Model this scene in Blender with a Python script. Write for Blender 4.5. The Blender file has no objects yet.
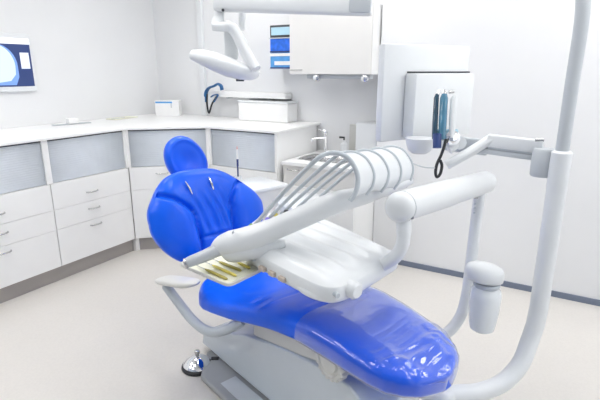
import bpy, bmesh, math, random
from mathutils import Vector, Matrix, noise
random.seed(4)
col = bpy.context.scene.collection
PI = math.pi
V = Vector

# ------------------------------------------------------------------ materials
def mat(name, rgb, rough=0.4, metal=0.0, var=0.03, scale=8.0, spec=0.5, bump=0.0, coat=0.0, trans=0.0, alpha=1.0):
    m = bpy.data.materials.new(name); m.use_nodes = True
    nt = m.node_tree; b = nt.nodes['Principled BSDF']
    tc = nt.nodes.new('ShaderNodeTexCoord')
    n = nt.nodes.new('ShaderNodeTexNoise'); n.inputs['Scale'].default_value = scale; n.inputs['Detail'].default_value = 3
    nt.links.new(tc.outputs['Object'], n.inputs['Vector'])
    r = nt.nodes.new('ShaderNodeValToRGB')
    r.color_ramp.elements[0].position = .3; r.color_ramp.elements[1].position = .7
    r.color_ramp.elements[0].color = (*[max(0, c*(1-var)) for c in rgb], 1)
    r.color_ramp.elements[1].color = (*[min(1, c*(1+var)) for c in rgb], 1)
    nt.links.new(n.outputs['Fac'], r.inputs['Fac']); nt.links.new(r.outputs['Color'], b.inputs['Base Color'])
    b.inputs['Roughness'].default_value = rough; b.inputs['Metallic'].default_value = metal
    b.inputs['Specular IOR Level'].default_value = spec
    b.inputs['Coat Weight'].default_value = coat
    b.inputs['Transmission Weight'].default_value = trans
    b.inputs['Alpha'].default_value = alpha
    if bump:
        bp = nt.nodes.new('ShaderNodeBump'); bp.inputs['Strength'].default_value = bump; bp.inputs['Distance'].default_value = .01
        nt.links.new(n.outputs['Fac'], bp.inputs['Height']); nt.links.new(bp.outputs['Normal'], b.inputs['Normal'])
    return m
def emis(name, rgb, s):
    m = bpy.data.materials.new(name); m.use_nodes = True; nt = m.node_tree
    b = nt.nodes['Principled BSDF']; b.inputs['Base Color'].default_value = (.02, .02, .02, 1)
    b.inputs['Emission Color'].default_value = (*rgb, 1); b.inputs['Emission Strength'].default_value = s
    b.inputs['Roughness'].default_value = .3
    return m
def mat_film():
    m = bpy.data.materials.new('clear_film'); m.use_nodes = True; nt = m.node_tree
    for n in list(nt.nodes):
        if n.type != 'OUTPUT_MATERIAL': nt.nodes.remove(n)
    out = [n for n in nt.nodes if n.type == 'OUTPUT_MATERIAL'][0]
    t = nt.nodes.new('ShaderNodeBsdfTransparent'); t.inputs['Color'].default_value = (.97, .98, 1, 1)
    g = nt.nodes.new('ShaderNodeBsdfGlossy'); g.inputs['Roughness'].default_value = .11
    df = nt.nodes.new('ShaderNodeBsdfDiffuse'); df.inputs['Color'].default_value = (.82, .86, .93, 1)
    lw = nt.nodes.new('ShaderNodeLayerWeight'); lw.inputs['Blend'].default_value = .5
    pw = nt.nodes.new('ShaderNodeMath'); pw.operation = 'POWER'; pw.inputs[1].default_value = 2.2
    fr = nt.nodes.new('ShaderNodeMath'); fr.operation = 'MULTIPLY_ADD'; fr.inputs[1].default_value = .95; fr.inputs[2].default_value = .05
    nt.links.new(lw.outputs['Facing'], pw.inputs[0]); nt.links.new(pw.outputs[0], fr.inputs[0])
    tc = nt.nodes.new('ShaderNodeTexCoord')
    n = nt.nodes.new('ShaderNodeTexNoise'); n.inputs['Scale'].default_value = 9; n.inputs['Detail'].default_value = 2
    nt.links.new(tc.outputs['Object'], n.inputs['Vector'])
    bp = nt.nodes.new('ShaderNodeBump'); bp.inputs['Strength'].default_value = .15; bp.inputs['Distance'].default_value = .02
    nt.links.new(n.outputs['Fac'], bp.inputs['Height']); nt.links.new(bp.outputs['Normal'], g.inputs['Normal'])
    m1 = nt.nodes.new('ShaderNodeMixShader'); nt.links.new(fr.outputs[0], m1.inputs[0])
    nt.links.new(t.outputs[0], m1.inputs[1]); nt.links.new(g.outputs[0], m1.inputs[2])
    m2 = nt.nodes.new('ShaderNodeMixShader'); hz_ = nt.nodes.new('ShaderNodeMath'); hz_.operation = 'MULTIPLY'; hz_.inputs[1].default_value = .42  # pale haze at grazing angles stands in for reflected room light
    nt.links.new(pw.outputs[0], hz_.inputs[0]); nt.links.new(hz_.outputs[0], m2.inputs[0])
    nt.links.new(m1.outputs[0], m2.inputs[1]); nt.links.new(df.outputs[0], m2.inputs[2])
    nt.links.new(m2.outputs[0], out.inputs['Surface'])
    return m
def mat_floor():
    m = mat('vinyl_floor', (.69, .66, .625), .30, var=.02, scale=1.5)
    nt = m.node_tree; b = nt.nodes['Principled BSDF']
    tc = nt.nodes['Texture Coordinate']
    n = nt.nodes.new('ShaderNodeTexNoise'); n.inputs['Scale'].default_value = 90; n.inputs['Detail'].default_value = 4
    nt.links.new(tc.outputs['Object'], n.inputs['Vector'])
    r = nt.nodes.new('ShaderNodeValToRGB'); r.color_ramp.elements[0].position = .35; r.color_ramp.elements[1].position = .6
    r.color_ramp.elements[0].color = (.965, .965, .965, 1); r.color_ramp.elements[1].color = (1, 1, 1, 1)
    nt.links.new(n.outputs['Fac'], r.inputs['Fac'])
    mx = nt.nodes.new('ShaderNodeMixRGB'); mx.blend_type = 'MULTIPLY'; mx.inputs['Fac'].default_value = 1
    src = b.inputs['Base Color'].links[0].from_socket
    nt.links.new(src, mx.inputs['Color1']); nt.links.new(r.outputs['Color'], mx.inputs['Color2'])
    nt.links.new(mx.outputs['Color'], b.inputs['Base Color'])
    return m

M = dict(
    wall=mat('wall_paint', (.80, .805, .815), .7, var=.01, scale=3, bump=.02),
    wall_unseen=mat('unseen_dark_wall', (.30, .34, .40), .7, var=.02),  # unseen walls only, dark to cut bounce light on the seat sides
    ceil=mat('ceiling_paint', (.85, .85, .85), .8, var=.01),
    floor=mat_floor(),
    skirting=mat('grey_skirting', (.17, .20, .27), .5),
    lam=mat('white_laminate', (.90, .90, .895), .35, var=.01),
    lamb=mat('warm_laminate', (.75, .74, .72), .4, var=.01),
    kick=mat('kick_metal', (.40, .375, .36), .45, metal=.3, var=.06, scale=3),
    shutter=mat('shutter_grey', (.70, .745, .80), .42, metal=.1, var=.03),
    dark=mat('dark_gap', (.06, .065, .075), .6),
    steel=mat('brushed_steel', (.55, .55, .55), .25, metal=1),
    chrome=mat('chrome', (.85, .85, .87), .07, metal=1),
    white=mat('white_plastic', (.77, .79, .805), .28, var=.01, coat=.2),
    cream=mat('cream_plastic', (.66, .655, .62), .35, var=.01),
    paint=mat('white_enamel', (.64, .69, .73), .25, var=.01, coat=.3),
    grey=mat('grey_plastic', (.50, .54, .58), .35, var=.02),
    lgrey=mat('light_grey_plastic', (.54, .57, .60), .35, var=.02),
    base=mat('base_grey', (.34, .35, .36), .42, var=.04),
    blue=mat('blue_vinyl', (.0, .112, .84), .30, var=.05, scale=5, spec=.40),
    blue2=mat('blue_vinyl_wing', (.006, .105, .80), .30, var=.05, scale=5, coat=.25),
    blues=mat('blue_vinyl_side', (.004, .045, .52), .30, var=.05, scale=5, coat=.25),
    film=mat_film(),
    boxblue=mat('box_blue', (.02, .15, .72), .4, var=.2, scale=30),
    boxblue2=mat('box_light_blue', (.10, .36, .75), .4, var=.1, scale=20),
    paper=mat('paper_white', (.85, .85, .85), .7, var=.02),
    ice=mat('ice_plastic', (.45, .68, .80), .15, var=.05),
    black=mat('black_rubber', (.015, .016, .02), .4),
    maskblue=mat('mask_blue', (.02, .12, .30), .5, var=.2, scale=20),
    teal=mat('teal_glass', (.06, .20, .31), .08, var=.15, coat=.6),
    tealdark=mat('teal_dark', (.012, .055, .10), .12, var=.15, coat=.6),
    yellow=mat('yellow_plastic', (.72, .62, .13), .35, var=.1, scale=20),
    paleyel=mat('pale_yellow_paper', (.82, .82, .68), .6, var=.05),
    olive=mat('olive_plastic', (.42, .36, .08), .35),
    green=mat('green_ring', (.15, .35, .05), .4),
    violet=mat('violet_ring', (.25, .2, .75), .4),
    tan=mat('tan_button', (.55, .47, .40), .4),
    pink=mat('pink_plastic', (.75, .45, .42), .4),
    navy=mat('navy_plastic', (.03, .06, .2), .4),
    bottle=mat('milky_bottle', (.78, .81, .83), .2, var=.01, coat=.4),
    screen=emis('screen_dark', (.014, .035, .14), 1.0),
    xray=emis('xray_blue', (.55, .68, .97), 1.0),
    xraydark=emis('xray_shadow', (.16, .30, .72), 1.0),
    xraylab=emis('xray_label', (.72, .78, .92), 1.0),
    screenbar=emis('screen_bar', (.88, .92, .98), 1.0),
    lamp=emis('added_panel_glow', (1, .99, .97), 5.8),
)

# ------------------------------------------------------------------ mesh helpers
class MB:
    def __init__(s): s.bm = bmesh.new()
    def quadgrid(s, rows, closed=False, cap0=False, cap1=False):
        vs = [[s.bm.verts.new(p) for p in r] for r in rows]
        n = len(rows[0])
        for i in range(len(rows)-1):
            for j in range(n if closed else n-1):
                k = (j+1) % n
                try: s.bm.faces.new((vs[i][j], vs[i][k], vs[i+1][k], vs[i+1][j]))
                except ValueError: pass
        if cap0: s.bm.faces.new(list(reversed(vs[0])))
        if cap1: s.bm.faces.new(vs[-1])
        return s
    def box(s, c, size, R=None, bev=0.0, seg=2):
        t = bmesh.new(); bmesh.ops.create_cube(t, size=1)
        bmesh.ops.scale(t, vec=V(size), verts=t.verts)
        if bev: bmesh.ops.bevel(t, geom=t.edges[:], offset=min(bev, min(size)*.49), segments=seg, affect='EDGES', profile=.5)
        if R is not None: bmesh.ops.transform(t, matrix=R.to_4x4(), verts=t.verts)
        bmesh.ops.translate(t, vec=V(c), verts=t.verts)
        me = bpy.data.meshes.new('tmp'); t.to_mesh(me); t.free(); s.bm.from_mesh(me); bpy.data.meshes.remove(me); return s
    def span(s, a, b, bev=0.0):
        a, b = V(a), V(b); return s.box((a+b)/2, [abs(x) for x in (b-a)], bev=bev)
    def tube(s, pts, r, seg=12, cap=True, up=None, flat=1.0):
        pts = [V(p) for p in pts]; rs = r if isinstance(r, (list, tuple)) else [r]*len(pts)
        rows = []; prev = None
        for i, p in enumerate(pts):
            tng = (pts[min(i+1, len(pts)-1)] - pts[max(i-1, 0)]).normalized()
            if prev is None:
                a = V((0, 0, 1)) if abs(tng.z) < .9 else V((1, 0, 0))
                if up is not None: a = V(up)
                x = tng.cross(a).normalized()
            else: x = (prev - tng*prev.dot(tng)).normalized()
            prev = x; y = tng.cross(x)
            rows.append([p + x*math.cos(2*PI*k/seg)*rs[i] + y*math.sin(2*PI*k/seg)*rs[i]*flat for k in range(seg)])
        s.quadgrid(rows, True, cap, cap); return s
    def cyl(s, a, b, r, seg=24, bev=0.0):
        a, b = V(a), V(b)
        if bev:
            d = (b-a).normalized()
            return s.tube([a, a+d*bev*.3, a+d*bev, b-d*bev, b-d*bev*.3, b], [r-bev, r-bev*.3, r, r, r-bev*.3, r-bev], seg)
        return s.tube([a, b], r, seg)
    def lathe(s, c, axis, prof, seg=32, cap=True):
        c, ax = V(c), V(axis).normalized()
        x = ax.orthogonal().normalized(); y = ax.cross(x)
        rows = [[c+ax*h + (x*math.cos(2*PI*k/seg)+y*math.sin(2*PI*k/seg))*r for k in range(seg)] for r, h in prof]
        s.quadgrid(rows, True, cap, cap); return s
    def prism(s, poly, off):
        off = V(off); a = [s.bm.verts.new(V(p)) for p in poly]; b = [s.bm.verts.new(V(p)+off) for p in poly]
        n = len(a); s.bm.faces.new(a); s.bm.faces.new(list(reversed(b)))
        for i in range(n): s.bm.faces.new((a[i], b[i], b[(i+1) % n], a[(i+1) % n]))
        return s
    def build(s, name, m, parent=None, smooth=True, bevel=0.0, sub=0, solid=0.0, ang=40):
        bmesh.ops.recalc_face_normals(s.bm, faces=s.bm.faces[:])
        me = bpy.data.meshes.new(name)
        s.bm.to_mesh(me); s.bm.free()
        o = bpy.data.objects.new(name, me); col.objects.link(o)
        for mm in (m if isinstance(m, (list, tuple)) else [m]): me.materials.append(mm)
        if smooth:
            me.shade_smooth()
            if ang: me.set_sharp_from_angle(angle=math.radians(ang))
        # put the origin at the part's own centre
        c = sum((v.co for v in me.vertices), V())/max(1, len(me.vertices))
        me.transform(Matrix.Translation(-c)); o.location = c
        if solid:
            k = o.modifiers.new('solid', 'SOLIDIFY'); k.thickness = solid; k.offset = 0
        if bevel:
            k = o.modifiers.new('bevel', 'BEVEL'); k.width = bevel; k.segments = 3; k.limit_method = 'ANGLE'; k.angle_limit = math.radians(35)
        if sub:
            k = o.modifiers.new('sub', 'SUBSURF'); k.levels = sub; k.render_levels = sub
        if parent is not None:
            w = V((0, 0, 0)); q = parent
            while q is not None: w += q.location; q = q.parent
            o.parent = parent; o.location = c - w
        return o
def smoothpath(pts, n=8):
    P = [V(p) for p in pts]; P = [P[0]*2-P[1]] + P + [P[-1]*2-P[-2]]; out = []
    for i in range(1, len(P)-2):
        for k in range(n):
            t = k/n; a, b, c, d = P[i-1:i+3]
            out.append(.5*((2*b)+(c-a)*t+(2*a-5*b+4*c-d)*t*t+(3*b-a-3*c+d)*t**3))
    out.append(P[-2]); return out
def lerp_tab(tab, x):
    if x <= tab[0][0]: return tab[0][1]
    for (a, va), (b, vb) in zip(tab, tab[1:]):
        if x <= b:
            t = (x-a)/(b-a); t = t*t*(3-2*t) if len(tab) < 4 else t
            return va+(vb-va)*t
    return tab[-1][1]
def thing(name, label, cat, loc=(0, 0, 0), group=None):
    o = bpy.data.objects.new(name, None); col.objects.link(o); o.location = loc
    o.empty_display_size = .05
    return tag(o, label, cat, group)
def tag(o, label, cat, group=None):
    o['label'] = label; o['category'] = cat
    if group: o['group'] = group
    return o
def struct(o): o['kind'] = 'structure'; return o
def part_label(o, l): o['label'] = l; return o

# chair frame: u along the chair (towards the feet), v across it
CA = math.radians(-19); DU = V((math.cos(CA), math.sin(CA), 0)); DV = V((-math.sin(CA), math.cos(CA), 0)); ZZ = V((0, 0, 1))
def C(u, v, z): return DU*u + DV*v + ZZ*z
V0 = 1.285

# ------------------------------------------------------------------ the room
struct(MB().span((-4.2, -1.2, -.1), (2.6, 4.1, 0)).build('floor', M['floor'], smooth=False))
struct(MB().span((-4.2, -1.2, 2.75), (2.6, 4.1, 2.85)).build('ceiling', M['ceil'], smooth=False))
struct(MB().span((-4.15, -1.2, 0), (-4.0, 3.95, 2.75)).build('wall_left', M['wall'], smooth=False))
struct(MB().span((-4.0, 3.8, 0), (-1.362, 3.95, 2.75)).build('wall_back', M['wall'], smooth=False))
struct(MB().span((-1.362, 3.552, 0), (2.6, 3.95, 2.75)).build('wall_right', M['wall'], smooth=False))
struct(MB().span((-4.15, -1.35, 0), (2.6, -1.2, 2.75)).build('light_block_wall', M['wall_unseen'], smooth=False))  # unseen wall added to block light from behind the camera
struct(MB().span((2.5, -1.2, 0), (2.6, 3.55, .55)).build('wall_window', M['wall_unseen'], smooth=False))  # unseen low wall, darkened to bounce less; open above for side light
struct(MB().span((-1.362, 3.54, .0), (2.6, 3.552, .042)).build('baseboard_right', M['skirting'], smooth=False))
struct(MB().span((-3.375, 3.76, 1.10), (-3.315, 3.799, 2.75), bev=.004).build('trim_1', M['white'], smooth=False))
for i, (x, y) in enumerate([(x_, y_) for x_ in (-2.6, -1.3, .2, 1.6) for y_ in (1.75, 3.0)] + [(-3.3, .6), (-1.9, .4), (-3.3, -.7), (-1.9, -.7)]):  # unseen panels added for brightness, spread to even out the room light
    t = thing('added_ceiling_light', 'square white light panel added out of view in the ceiling to light the room', 'ceiling light', (x, y, 2.75), 'added ceiling light panels')
    MB().span((x-.32, y-.32, 2.73), (x+.32, y+.32, 2.75)).build('frame', M['white'], t, smooth=False)
    MB().span((x-.29, y-.29, 2.722), (x+.29, y+.29, 2.732)).build('diffuser', M['lamp'], t, smooth=False)

# ------------------------------------------------------------------ fitted cabinets
def frame_of(a, b):
    """axes for a cabinet front from a to b (x,y): along, outwards"""
    a, b = V((*a, 0)), V((*b, 0)); al = (b-a).normalized(); L = (b-a).length
    out = V((al.y, -al.x, 0)); return a, al, out, L
def oriented_span(mb, o, al, out, x0, x1, d0, d1, z0, z1, bev=0):
    R = Matrix((al, out, ZZ)).transposed()
    mb.box(o+al*(x0+x1)/2+out*(d0+d1)/2+ZZ*(z0+z1)/2, (x1-x0, abs(d1-d0), z1-z0), R=R, bev=bev); return mb
def handle(parent, p, al, out, half=.05):
    pts = [p-al*half, p-al*half*.8+out*.018, p-al*half*.2+out*.024, p+al*half*.2+out*.024, p+al*half*.8+out*.018, p+al*half]
    return MB().tube(smoothpath(pts, 4), .0055, 8).build('handle', M['steel'], parent)
def cabinet(a, b, depth, label, ztop, zsh, drawers, doors=(), hx=.5, name='base_cabinet'):
    o, al, out, L = frame_of(a, b)
    t = thing(name, label, 'cabinet', o+al*L/2-out*depth/2, 'fitted dental cabinets')
    bodyz = .12
    m = MB()
    e = .022
    oriented_span(m, o, al, out, 0, L, -depth, -.022, bodyz, zsh-.012)            # lower carcass
    oriented_span(m, o, al, out, 0, e, -depth, 0, zsh-.012, ztop)                # side cheeks
    oriented_span(m, o, al, out, L-e, L, -depth, 0, zsh-.012, ztop)
    oriented_span(m, o, al, out, e, L-e, -depth, -depth+.02, zsh-.012, ztop)
    m.build('body', M['lam'], t, smooth=False)
    k = MB(); oriented_span(k, o, al, out, 0, L, -.07, -.04, 0, bodyz); k.build('kick_plate', M['kick'], t, smooth=False)
    # roller shutter: slats
    n = int((ztop-zsh)/.016); rows = []
    for i in range(n*4+1):
        z = zsh-.01+(ztop-.006-zsh+.01)*i/(n*4); dd = -.016+.0022*abs(math.sin(PI*i/4))
        rows.append([o+al*e+out*dd+ZZ*z, o+al*(L-e)+out*dd+ZZ*z])
    sh = MB().quadgrid(rows); sh.build('roller_shutter', M['shutter'], t, solid=.004)
    dk = MB(); oriented_span(dk, o, al, out, e, L-e, -.03, -.008, ztop-.012, ztop-.002); dk.build('shutter_slot', M['dark'], t, smooth=False)
    for (z0, z1, hz) in drawers:
        d = MB(); oriented_span(d, o, al, out, .003, L-.003, -.02, 0, z0+.001, z1-.001, bev=.0015)
        dr = d.build('drawer', M['lam'], t, smooth=False)
        if hz: handle(dr, o+al*L*hx+ZZ*hz, al, out)
    return t
XF = -3.23; YB = 3.10
DR = ((.12, .408, .365), (.408, .56, .50), (.56, .755, .635))
cabinet((XF, 1.17), (XF, 1.955), .74, 'white drawer cabinet with grey roller shutter at the left edge, below the wall screen', 1.075, .77, DR, hx=.50)
cabinet((XF, 1.955), (XF, 2.655), .74, 'white three-drawer cabinet with grey roller shutter nearest the corner unit on the left', 1.075, .77, DR, hx=.47)
corner = cabinet((XF, 2.655), (-2.72, YB), .42, 'angled corner cabinet with grey roller shutter behind the blue headrest', 1.075, .77, ((.12, .56, None), (.56, .755, .70)), hx=.4)
cabinet((-2.72, YB), (-2.02, YB), .66, 'white cabinet with grey roller shutter right of the headrest under the white box', 1.075, .77, ((.12, .56, None), (.56, .755, .68)), hx=.32)
# corner post seen at the kick of the corner unit
tag(MB().span((-3.29, 2.66, 0), (-3.236, 2.70, .118)).build('corner_post', M['lam'], smooth=False), 'short white post at the kick where the left cabinets meet the corner unit', 'post')
# worktop over the tall units, one continuous slab
def worktop(poly, z0, z1, name, label, m):
    o = MB().prism([(x, y, z0) for x, y in poly], (0, 0, z1-z0)).build(name, m, smooth=False, bevel=.006)
    return tag(o, label, 'worktop')
worktop([(-4.0, 1.15), (-3.21, 1.15), (-3.21, 2.645), (-2.715, 3.08), (-2.0, 3.08), (-2.0, 3.8), (-4.0, 3.8)], 1.075, 1.098, 'worktop',
        'long white angled worktop over the roller shutter cabinets', M['lam'])

# ------------------------------------------------------------------ sink run
SY = 3.15; SX0, SX1 = -2.0, -1.366
t = thing('sink_cabinet', 'low white sink cabinet with one steel handle under the tap', 'cabinet', ((SX0+SX1)/2, 3.5, 0), 'fitted dental cabinets')
m = MB().span((SX0+.004, SY+.02, .12), (SX1, 3.795, .825)); m.build('body', M['lam'], t, smooth=False)
MB().span((SX0+.004, SY+.06, 0), (SX1, SY+.10, .12)).build('kick_plate', M['kick'], t, smooth=False)
d = MB().span((SX0+.006, SY, .66), (SX1-.003, SY+.02, .822), bev=.002).build('drawer', M['lamb'], t, smooth=False)
handle(d, V((-1.90, SY, .79)), V((1, 0, 0)), V((0, -1, 0)), .055)
d = MB().span((SX0+.006, SY, .122), (SX1-.003, SY+.02, .657), bev=.002).build('door', M['lam'], t, smooth=False)
wt = thing('sink_worktop', 'low white worktop with the sink let into it below the tap', 'worktop', ((SX0+SX1)/2, 3.5, .825))
mm = MB()
mm.span((SX0+.004, SY-.02, .826), (SX1, 3.27, .852)); mm.span((SX0+.004, 3.58, .826), (SX1, 3.8, .852))
mm.span((SX0+.004, 3.27, .826), (-1.94, 3.58, .852)); mm.span((-1.52, 3.27, .826), (SX1, 3.58, .852))
mm.build('slab', M['lam'], wt, smooth=False)
rows = []
for r, z in ((1.04, .8535), (1.0, .8545), (.95, .850), (.9, .834), (.55, .829), (.05, .828)):
    rows.append([V((-1.73+.215*r*math.copysign(abs(math.cos(a))**.5, math.cos(a)), 3.425+.16*r*math.copysign(abs(math.sin(a))**.5, math.sin(a)), z)) for a in [2*PI*k/32 for k in range(32)]])
MB().quadgrid(rows, True).build('sink_basin', M['steel'], wt, solid=.002)

tp = thing('tap', 'slim chrome tap standing behind the sink', 'tap', (-1.86, 3.63, .852))
fx, fy = -1.86, 3.63
MB().lathe((fx, fy, .852), (0, 0, 1), [(.026, 0), (.026, .008), (.016, .014), (.015, .17), (.018, .175), (.018, .19), (.006, .195)], 20).build('column', M['chrome'], tp)
MB().tube(smoothpath([(fx, fy, .98), (fx-.03, fy-.03, .99), (fx-.08, fy-.09, .985), (fx-.085, fy-.095, .965)], 6), .010, 10).build('spout', M['chrome'], tp)
MB().tube([(fx, fy, 1.045), (fx-.02, fy-.02, 1.055), (fx-.05, fy-.04, 1.06)], [.008, .007, .005], 8).build('lever', M['chrome'], tp)
sd = thing('soap_pump', 'small pump bottle with black nozzle beside the tap', 'soap dispenser', (-1.70, 3.66, .852))
MB().lathe((-1.70, 3.66, .853), (0, 0, 1), [(.028, 0), (.03, .01), (.03, .09), (.012, .11), (.012, .125)], 20).build('bottle', M['white'], sd)
MB().tube([(-1.70, 3.66, .965), (-1.70, 3.66, 1.0), (-1.73, 3.63, 1.003)], .009, 8).build('nozzle', M['black'], sd)
gb = MB().span((-1.70, 3.765, .856), (-1.615, 3.799, 1.10), bev=.004).build('grey_wall_box', M['cream'], smooth=False)
tag(gb, 'plain grey upright box on the wall between the tap and the towel dispenser', 'box')
td = thing('paper_towel_dispenser', 'white paper towel dispenser on the wall above the sink counter', 'dispenser', (-1.47, 3.72, .87))
MB().span((-1.585, 3.63, .90), (-1.395, 3.797, 1.135), bev=.015).build('housing', M['white'], td)
MB().span((-1.56, 3.64, .885), (-1.42, 3.78, .899)).build('towel_slot', M['lgrey'], td, smooth=False)

# ------------------------------------------------------------------ wall cabinet and its neighbours
wc = thing('wall_cabinet', 'white wall cabinet hanging above the sink counter', 'cabinet', (-1.73, 3.6, 1.52))
MB().span((-2.08, 3.42, 1.522), (-1.375, 3.799, 2.025)).build('body', M['lam'], wc, smooth=False)
dd = MB().span((-2.08, 3.40, 1.522), (-1.377, 3.419, 2.025), bev=.002).build('door', M['lamb'], wc, smooth=False)
MB().span((-2.07, 3.393, 1.553), (-1.96, 3.40, 1.557)).build('handle', M['steel'], dd, smooth=False)
ul = thing('under_cabinet_light', 'slim strip light with chrome ends under the wall cabinet', 'light', (-1.6, 3.5, 1.50))
MB().span((-1.95, 3.45, 1.487), (-1.40, 3.52, 1.5219), bev=.006).build('housing', M['lgrey'], ul)
for x in (-1.845, -1.43):
    MB().cyl((x, 3.41, 1.492), (x, 3.46, 1.492), .026, 20, .004).build('end_clip', M['chrome'], ul)
# glove boxes stacked left of the wall cabinet on a bracket
rk = thing('glove_box_rack', 'thin clear wall rack holding the stacked glove boxes', 'rack', (-2.21, 3.7, 1.55))
MB().span((-2.415, 3.60, 1.560), (-2.10, 3.798, 1.5655)).build('shelf', M['lgrey'], rk, smooth=False)
MB().span((-2.415, 3.792, 1.575), (-2.10, 3.798, 1.93)).build('back_plate', M['lgrey'], rk, smooth=False)
def glove(z0, z1, label, front, bodym, frame=False):
    t = thing('glove_box', label, 'box', (-2.22, 3.68, z0), 'boxes left of the wall cabinet')
    MB().span((-2.405, 3.605, z0), (-2.105, 3.785, z1), bev=.003).build('carton', bodym, t, smooth=False)
    front(t, z0, z1)
    return t
def f_top(t, z0, z1):
    MB().span((-2.388, 3.599, z0+.018), (-2.122, 3.606, z1-.018)).build('clear_window', M['ice'], t, smooth=False)
def f_plain(t, z0, z1):
    MB().span((-2.405, 3.600, z0), (-2.105, 3.606, z0+.013)).build('dark_edge', M['navy'], t, smooth=False)
def f_mid(t, z0, z1):
    MB().span((-2.36, 3.600, z0+.03), (-2.13, 3.606, z0+.062)).build('white_opening', M['paper'], t, smooth=False)
    MB().span((-2.405, 3.600, z0), (-2.105, 3.606, z0+.012)).build('dark_edge', M['navy'], t, smooth=False)
    MB().span((-2.405, 3.600, z1-.03), (-2.105, 3.606, z1-.006)).build('white_band', M['paper'], t, smooth=False)
glove(1.566, 1.700, 'light blue carton with white opening, lowest of the stack by the wall cabinet', f_mid, M['boxblue2'])
glove(1.701, 1.815, 'plain bright blue carton in the middle of the stack by the wall cabinet', f_plain, M['boxblue'])
glove(1.825, 1.925, 'dark framed box with pale window on top of the blue cartons', f_top, M['dark'])
MB().span((-2.415, 3.60, 1.8155), (-2.10, 3.798, 1.8245)).build('shelf', M['lgrey'], rk, smooth=False)

ws = thing('wall_shelf', 'narrow white shelf rail on the back wall above the white box', 'shelf', (-2.78, 3.75, 1.3))
MB().span((-3.19, 3.68, 1.30), (-2.30, 3.798, 1.352), bev=.004).build('board', M['lam'], ws, smooth=False)
for x in (-3.0, -2.5): MB().span((x-.01, 3.72, 1.285), (x+.01, 3.798, 1.30)).build('bracket', M['lgrey'], ws, smooth=False)
wb = thing('storage_box', 'white lidded storage box on the worktop under the wall shelf', 'box', (-2.5, 3.68, 1.098))
MB().span((-2.78, 3.61, 1.099), (-2.235, 3.79, 1.262), bev=.006).build('container', M['lam'], wb, smooth=False)
MB().span((-2.785, 3.605, 1.2625), (-2.23, 3.792, 1.282), bev=.006).build('lid', M['white'], wb, smooth=False)
# face mask hanging from the shelf end
fm = thing('face_mask', 'dark blue face mask with black straps hanging from the wall shelf end', 'face mask', (-3.17, 3.66, 1.3))
pts = [(-3.218, 3.660, 1.248), (-3.212, 3.660, 1.336), (-3.166, 3.655, 1.385), (-3.097, 3.650, 1.405), (-3.046, 3.650, 1.425), (-3.014, 3.655, 1.406), (-3.008, 3.660, 1.369)]
MB().tube(smoothpath(pts, 6), [.016]*4+[.028]*33, 10, flat=.4).build('mask_body', M['maskblue'], fm)
MB().tube(smoothpath([(-3.204, 3.665, 1.326), (-3.211, 3.665, 1.229), (-3.191, 3.665, 1.141), (-3.146, 3.665, 1.231), (-3.078, 3.665, 1.310)], 6), .009, 8).build('strap', M['black'], fm)
MB().tube(smoothpath([(-3.150, 3.660, 1.299), (-3.107, 3.655, 1.319), (-3.061, 3.660, 1.320), (-3.115, 3.660, 1.252)], 6), .012, 8, flat=.5).build('strap', M['maskblue'], fm)

# ------------------------------------------------------------------ things on the left worktop and wall
tb = thing('tissue_box', 'white carton with a blue stripe on the worktop in the corner', 'box', (-3.70, 3.63, 1.098))
ca = math.radians(30); R = Matrix.Rotation(ca, 3, 'Z'); cc = V((-3.675, 3.60, 1.099))
MB().box(cc+V((0, 0, .078)), (.245, .12, .156), R=R, bev=.003).build('carton', M['paper'], tb, smooth=False)
MB().box(cc+R@V((-.03, -.0605, .138)), (.17, .004, .016), R=R).build('blue_stripe', M['boxblue2'], tb, smooth=False)
MB().box(cc+R@V((.045, -.0605, .106)), (.012, .004, .045), R=R).build('grey_stripe', M['lgrey'], tb, smooth=False)
pt = thing('flat_grey_strip', 'flat grey strip with a small white box on the left worktop', 'tray', (-3.75, 2.55, 1.098))
R = Matrix.Rotation(math.radians(78), 3, 'Z')
MB().box((-3.80, 2.57, 1.103), (.32, .06, .008), R=R, bev=.003).build('plate', M['lgrey'], pt, smooth=False)  # thin grey strip under the small white box
sb = MB().box((-3.79, 2.57, 1.1305), (.085, .07, .045), R=R, bev=.006).build('small_box', M['paper'], smooth=False)
tag(sb, 'little white box sitting on the flat grey strip', 'box')
np_ = thing('note_pad', 'pale yellow pad with a grey edge lying on the worktop near the corner', 'note pad', (-3.9, 3.2, 1.098))
MB().box((-3.84, 3.14, 1.104), (.12, .30, .010), R=Matrix.Rotation(.1, 3, 'Z'), bev=.002).build('sheets', M['paleyel'], np_, smooth=False)
MB().box((-3.80, 3.06, 1.1105), (.012, .16, .004), R=Matrix.Rotation(.1, 3, 'Z')).build('clip', M['lgrey'], np_, smooth=False)

sc = thing('wall_screen', 'white framed wall screen showing a blue tooth x-ray', 'screen', (-3.97, 2.2, 1.6))
MB().span((-3.998, 1.72, 1.385), (-3.965, 2.407, 1.838), bev=.006).build('frame', M['white'], sc, smooth=False)
dp = MB().span((-3.9655, 1.75, 1.425), (-3.9635, 2.390, 1.80)).build('display', M['screen'], sc, smooth=False)
def flat_poly(name, pts, m, x, par): return MB().prism([(x, y, z) for y, z in pts], (.0012, 0, 0)).build(name, m, par, smooth=False)
flat_poly('header_bar', [(1.75, 1.755), (2.389, 1.755), (2.389, 1.80), (1.75, 1.80)], M['screenbar'], -3.9635, dp)
tooth = []
for i in range(13):
    a = PI/2*i/12; tooth.append((2.12+.15*math.sin(a), 1.585+.165*math.cos(a)))
flat_poly('xray_shadow', [(1.75, 1.75), (2.12, 1.75)]+tooth[1:]+[(2.27, 1.50), (2.24, 1.437), (1.75, 1.437)], M['xraydark'], -3.9633, dp)
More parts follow.
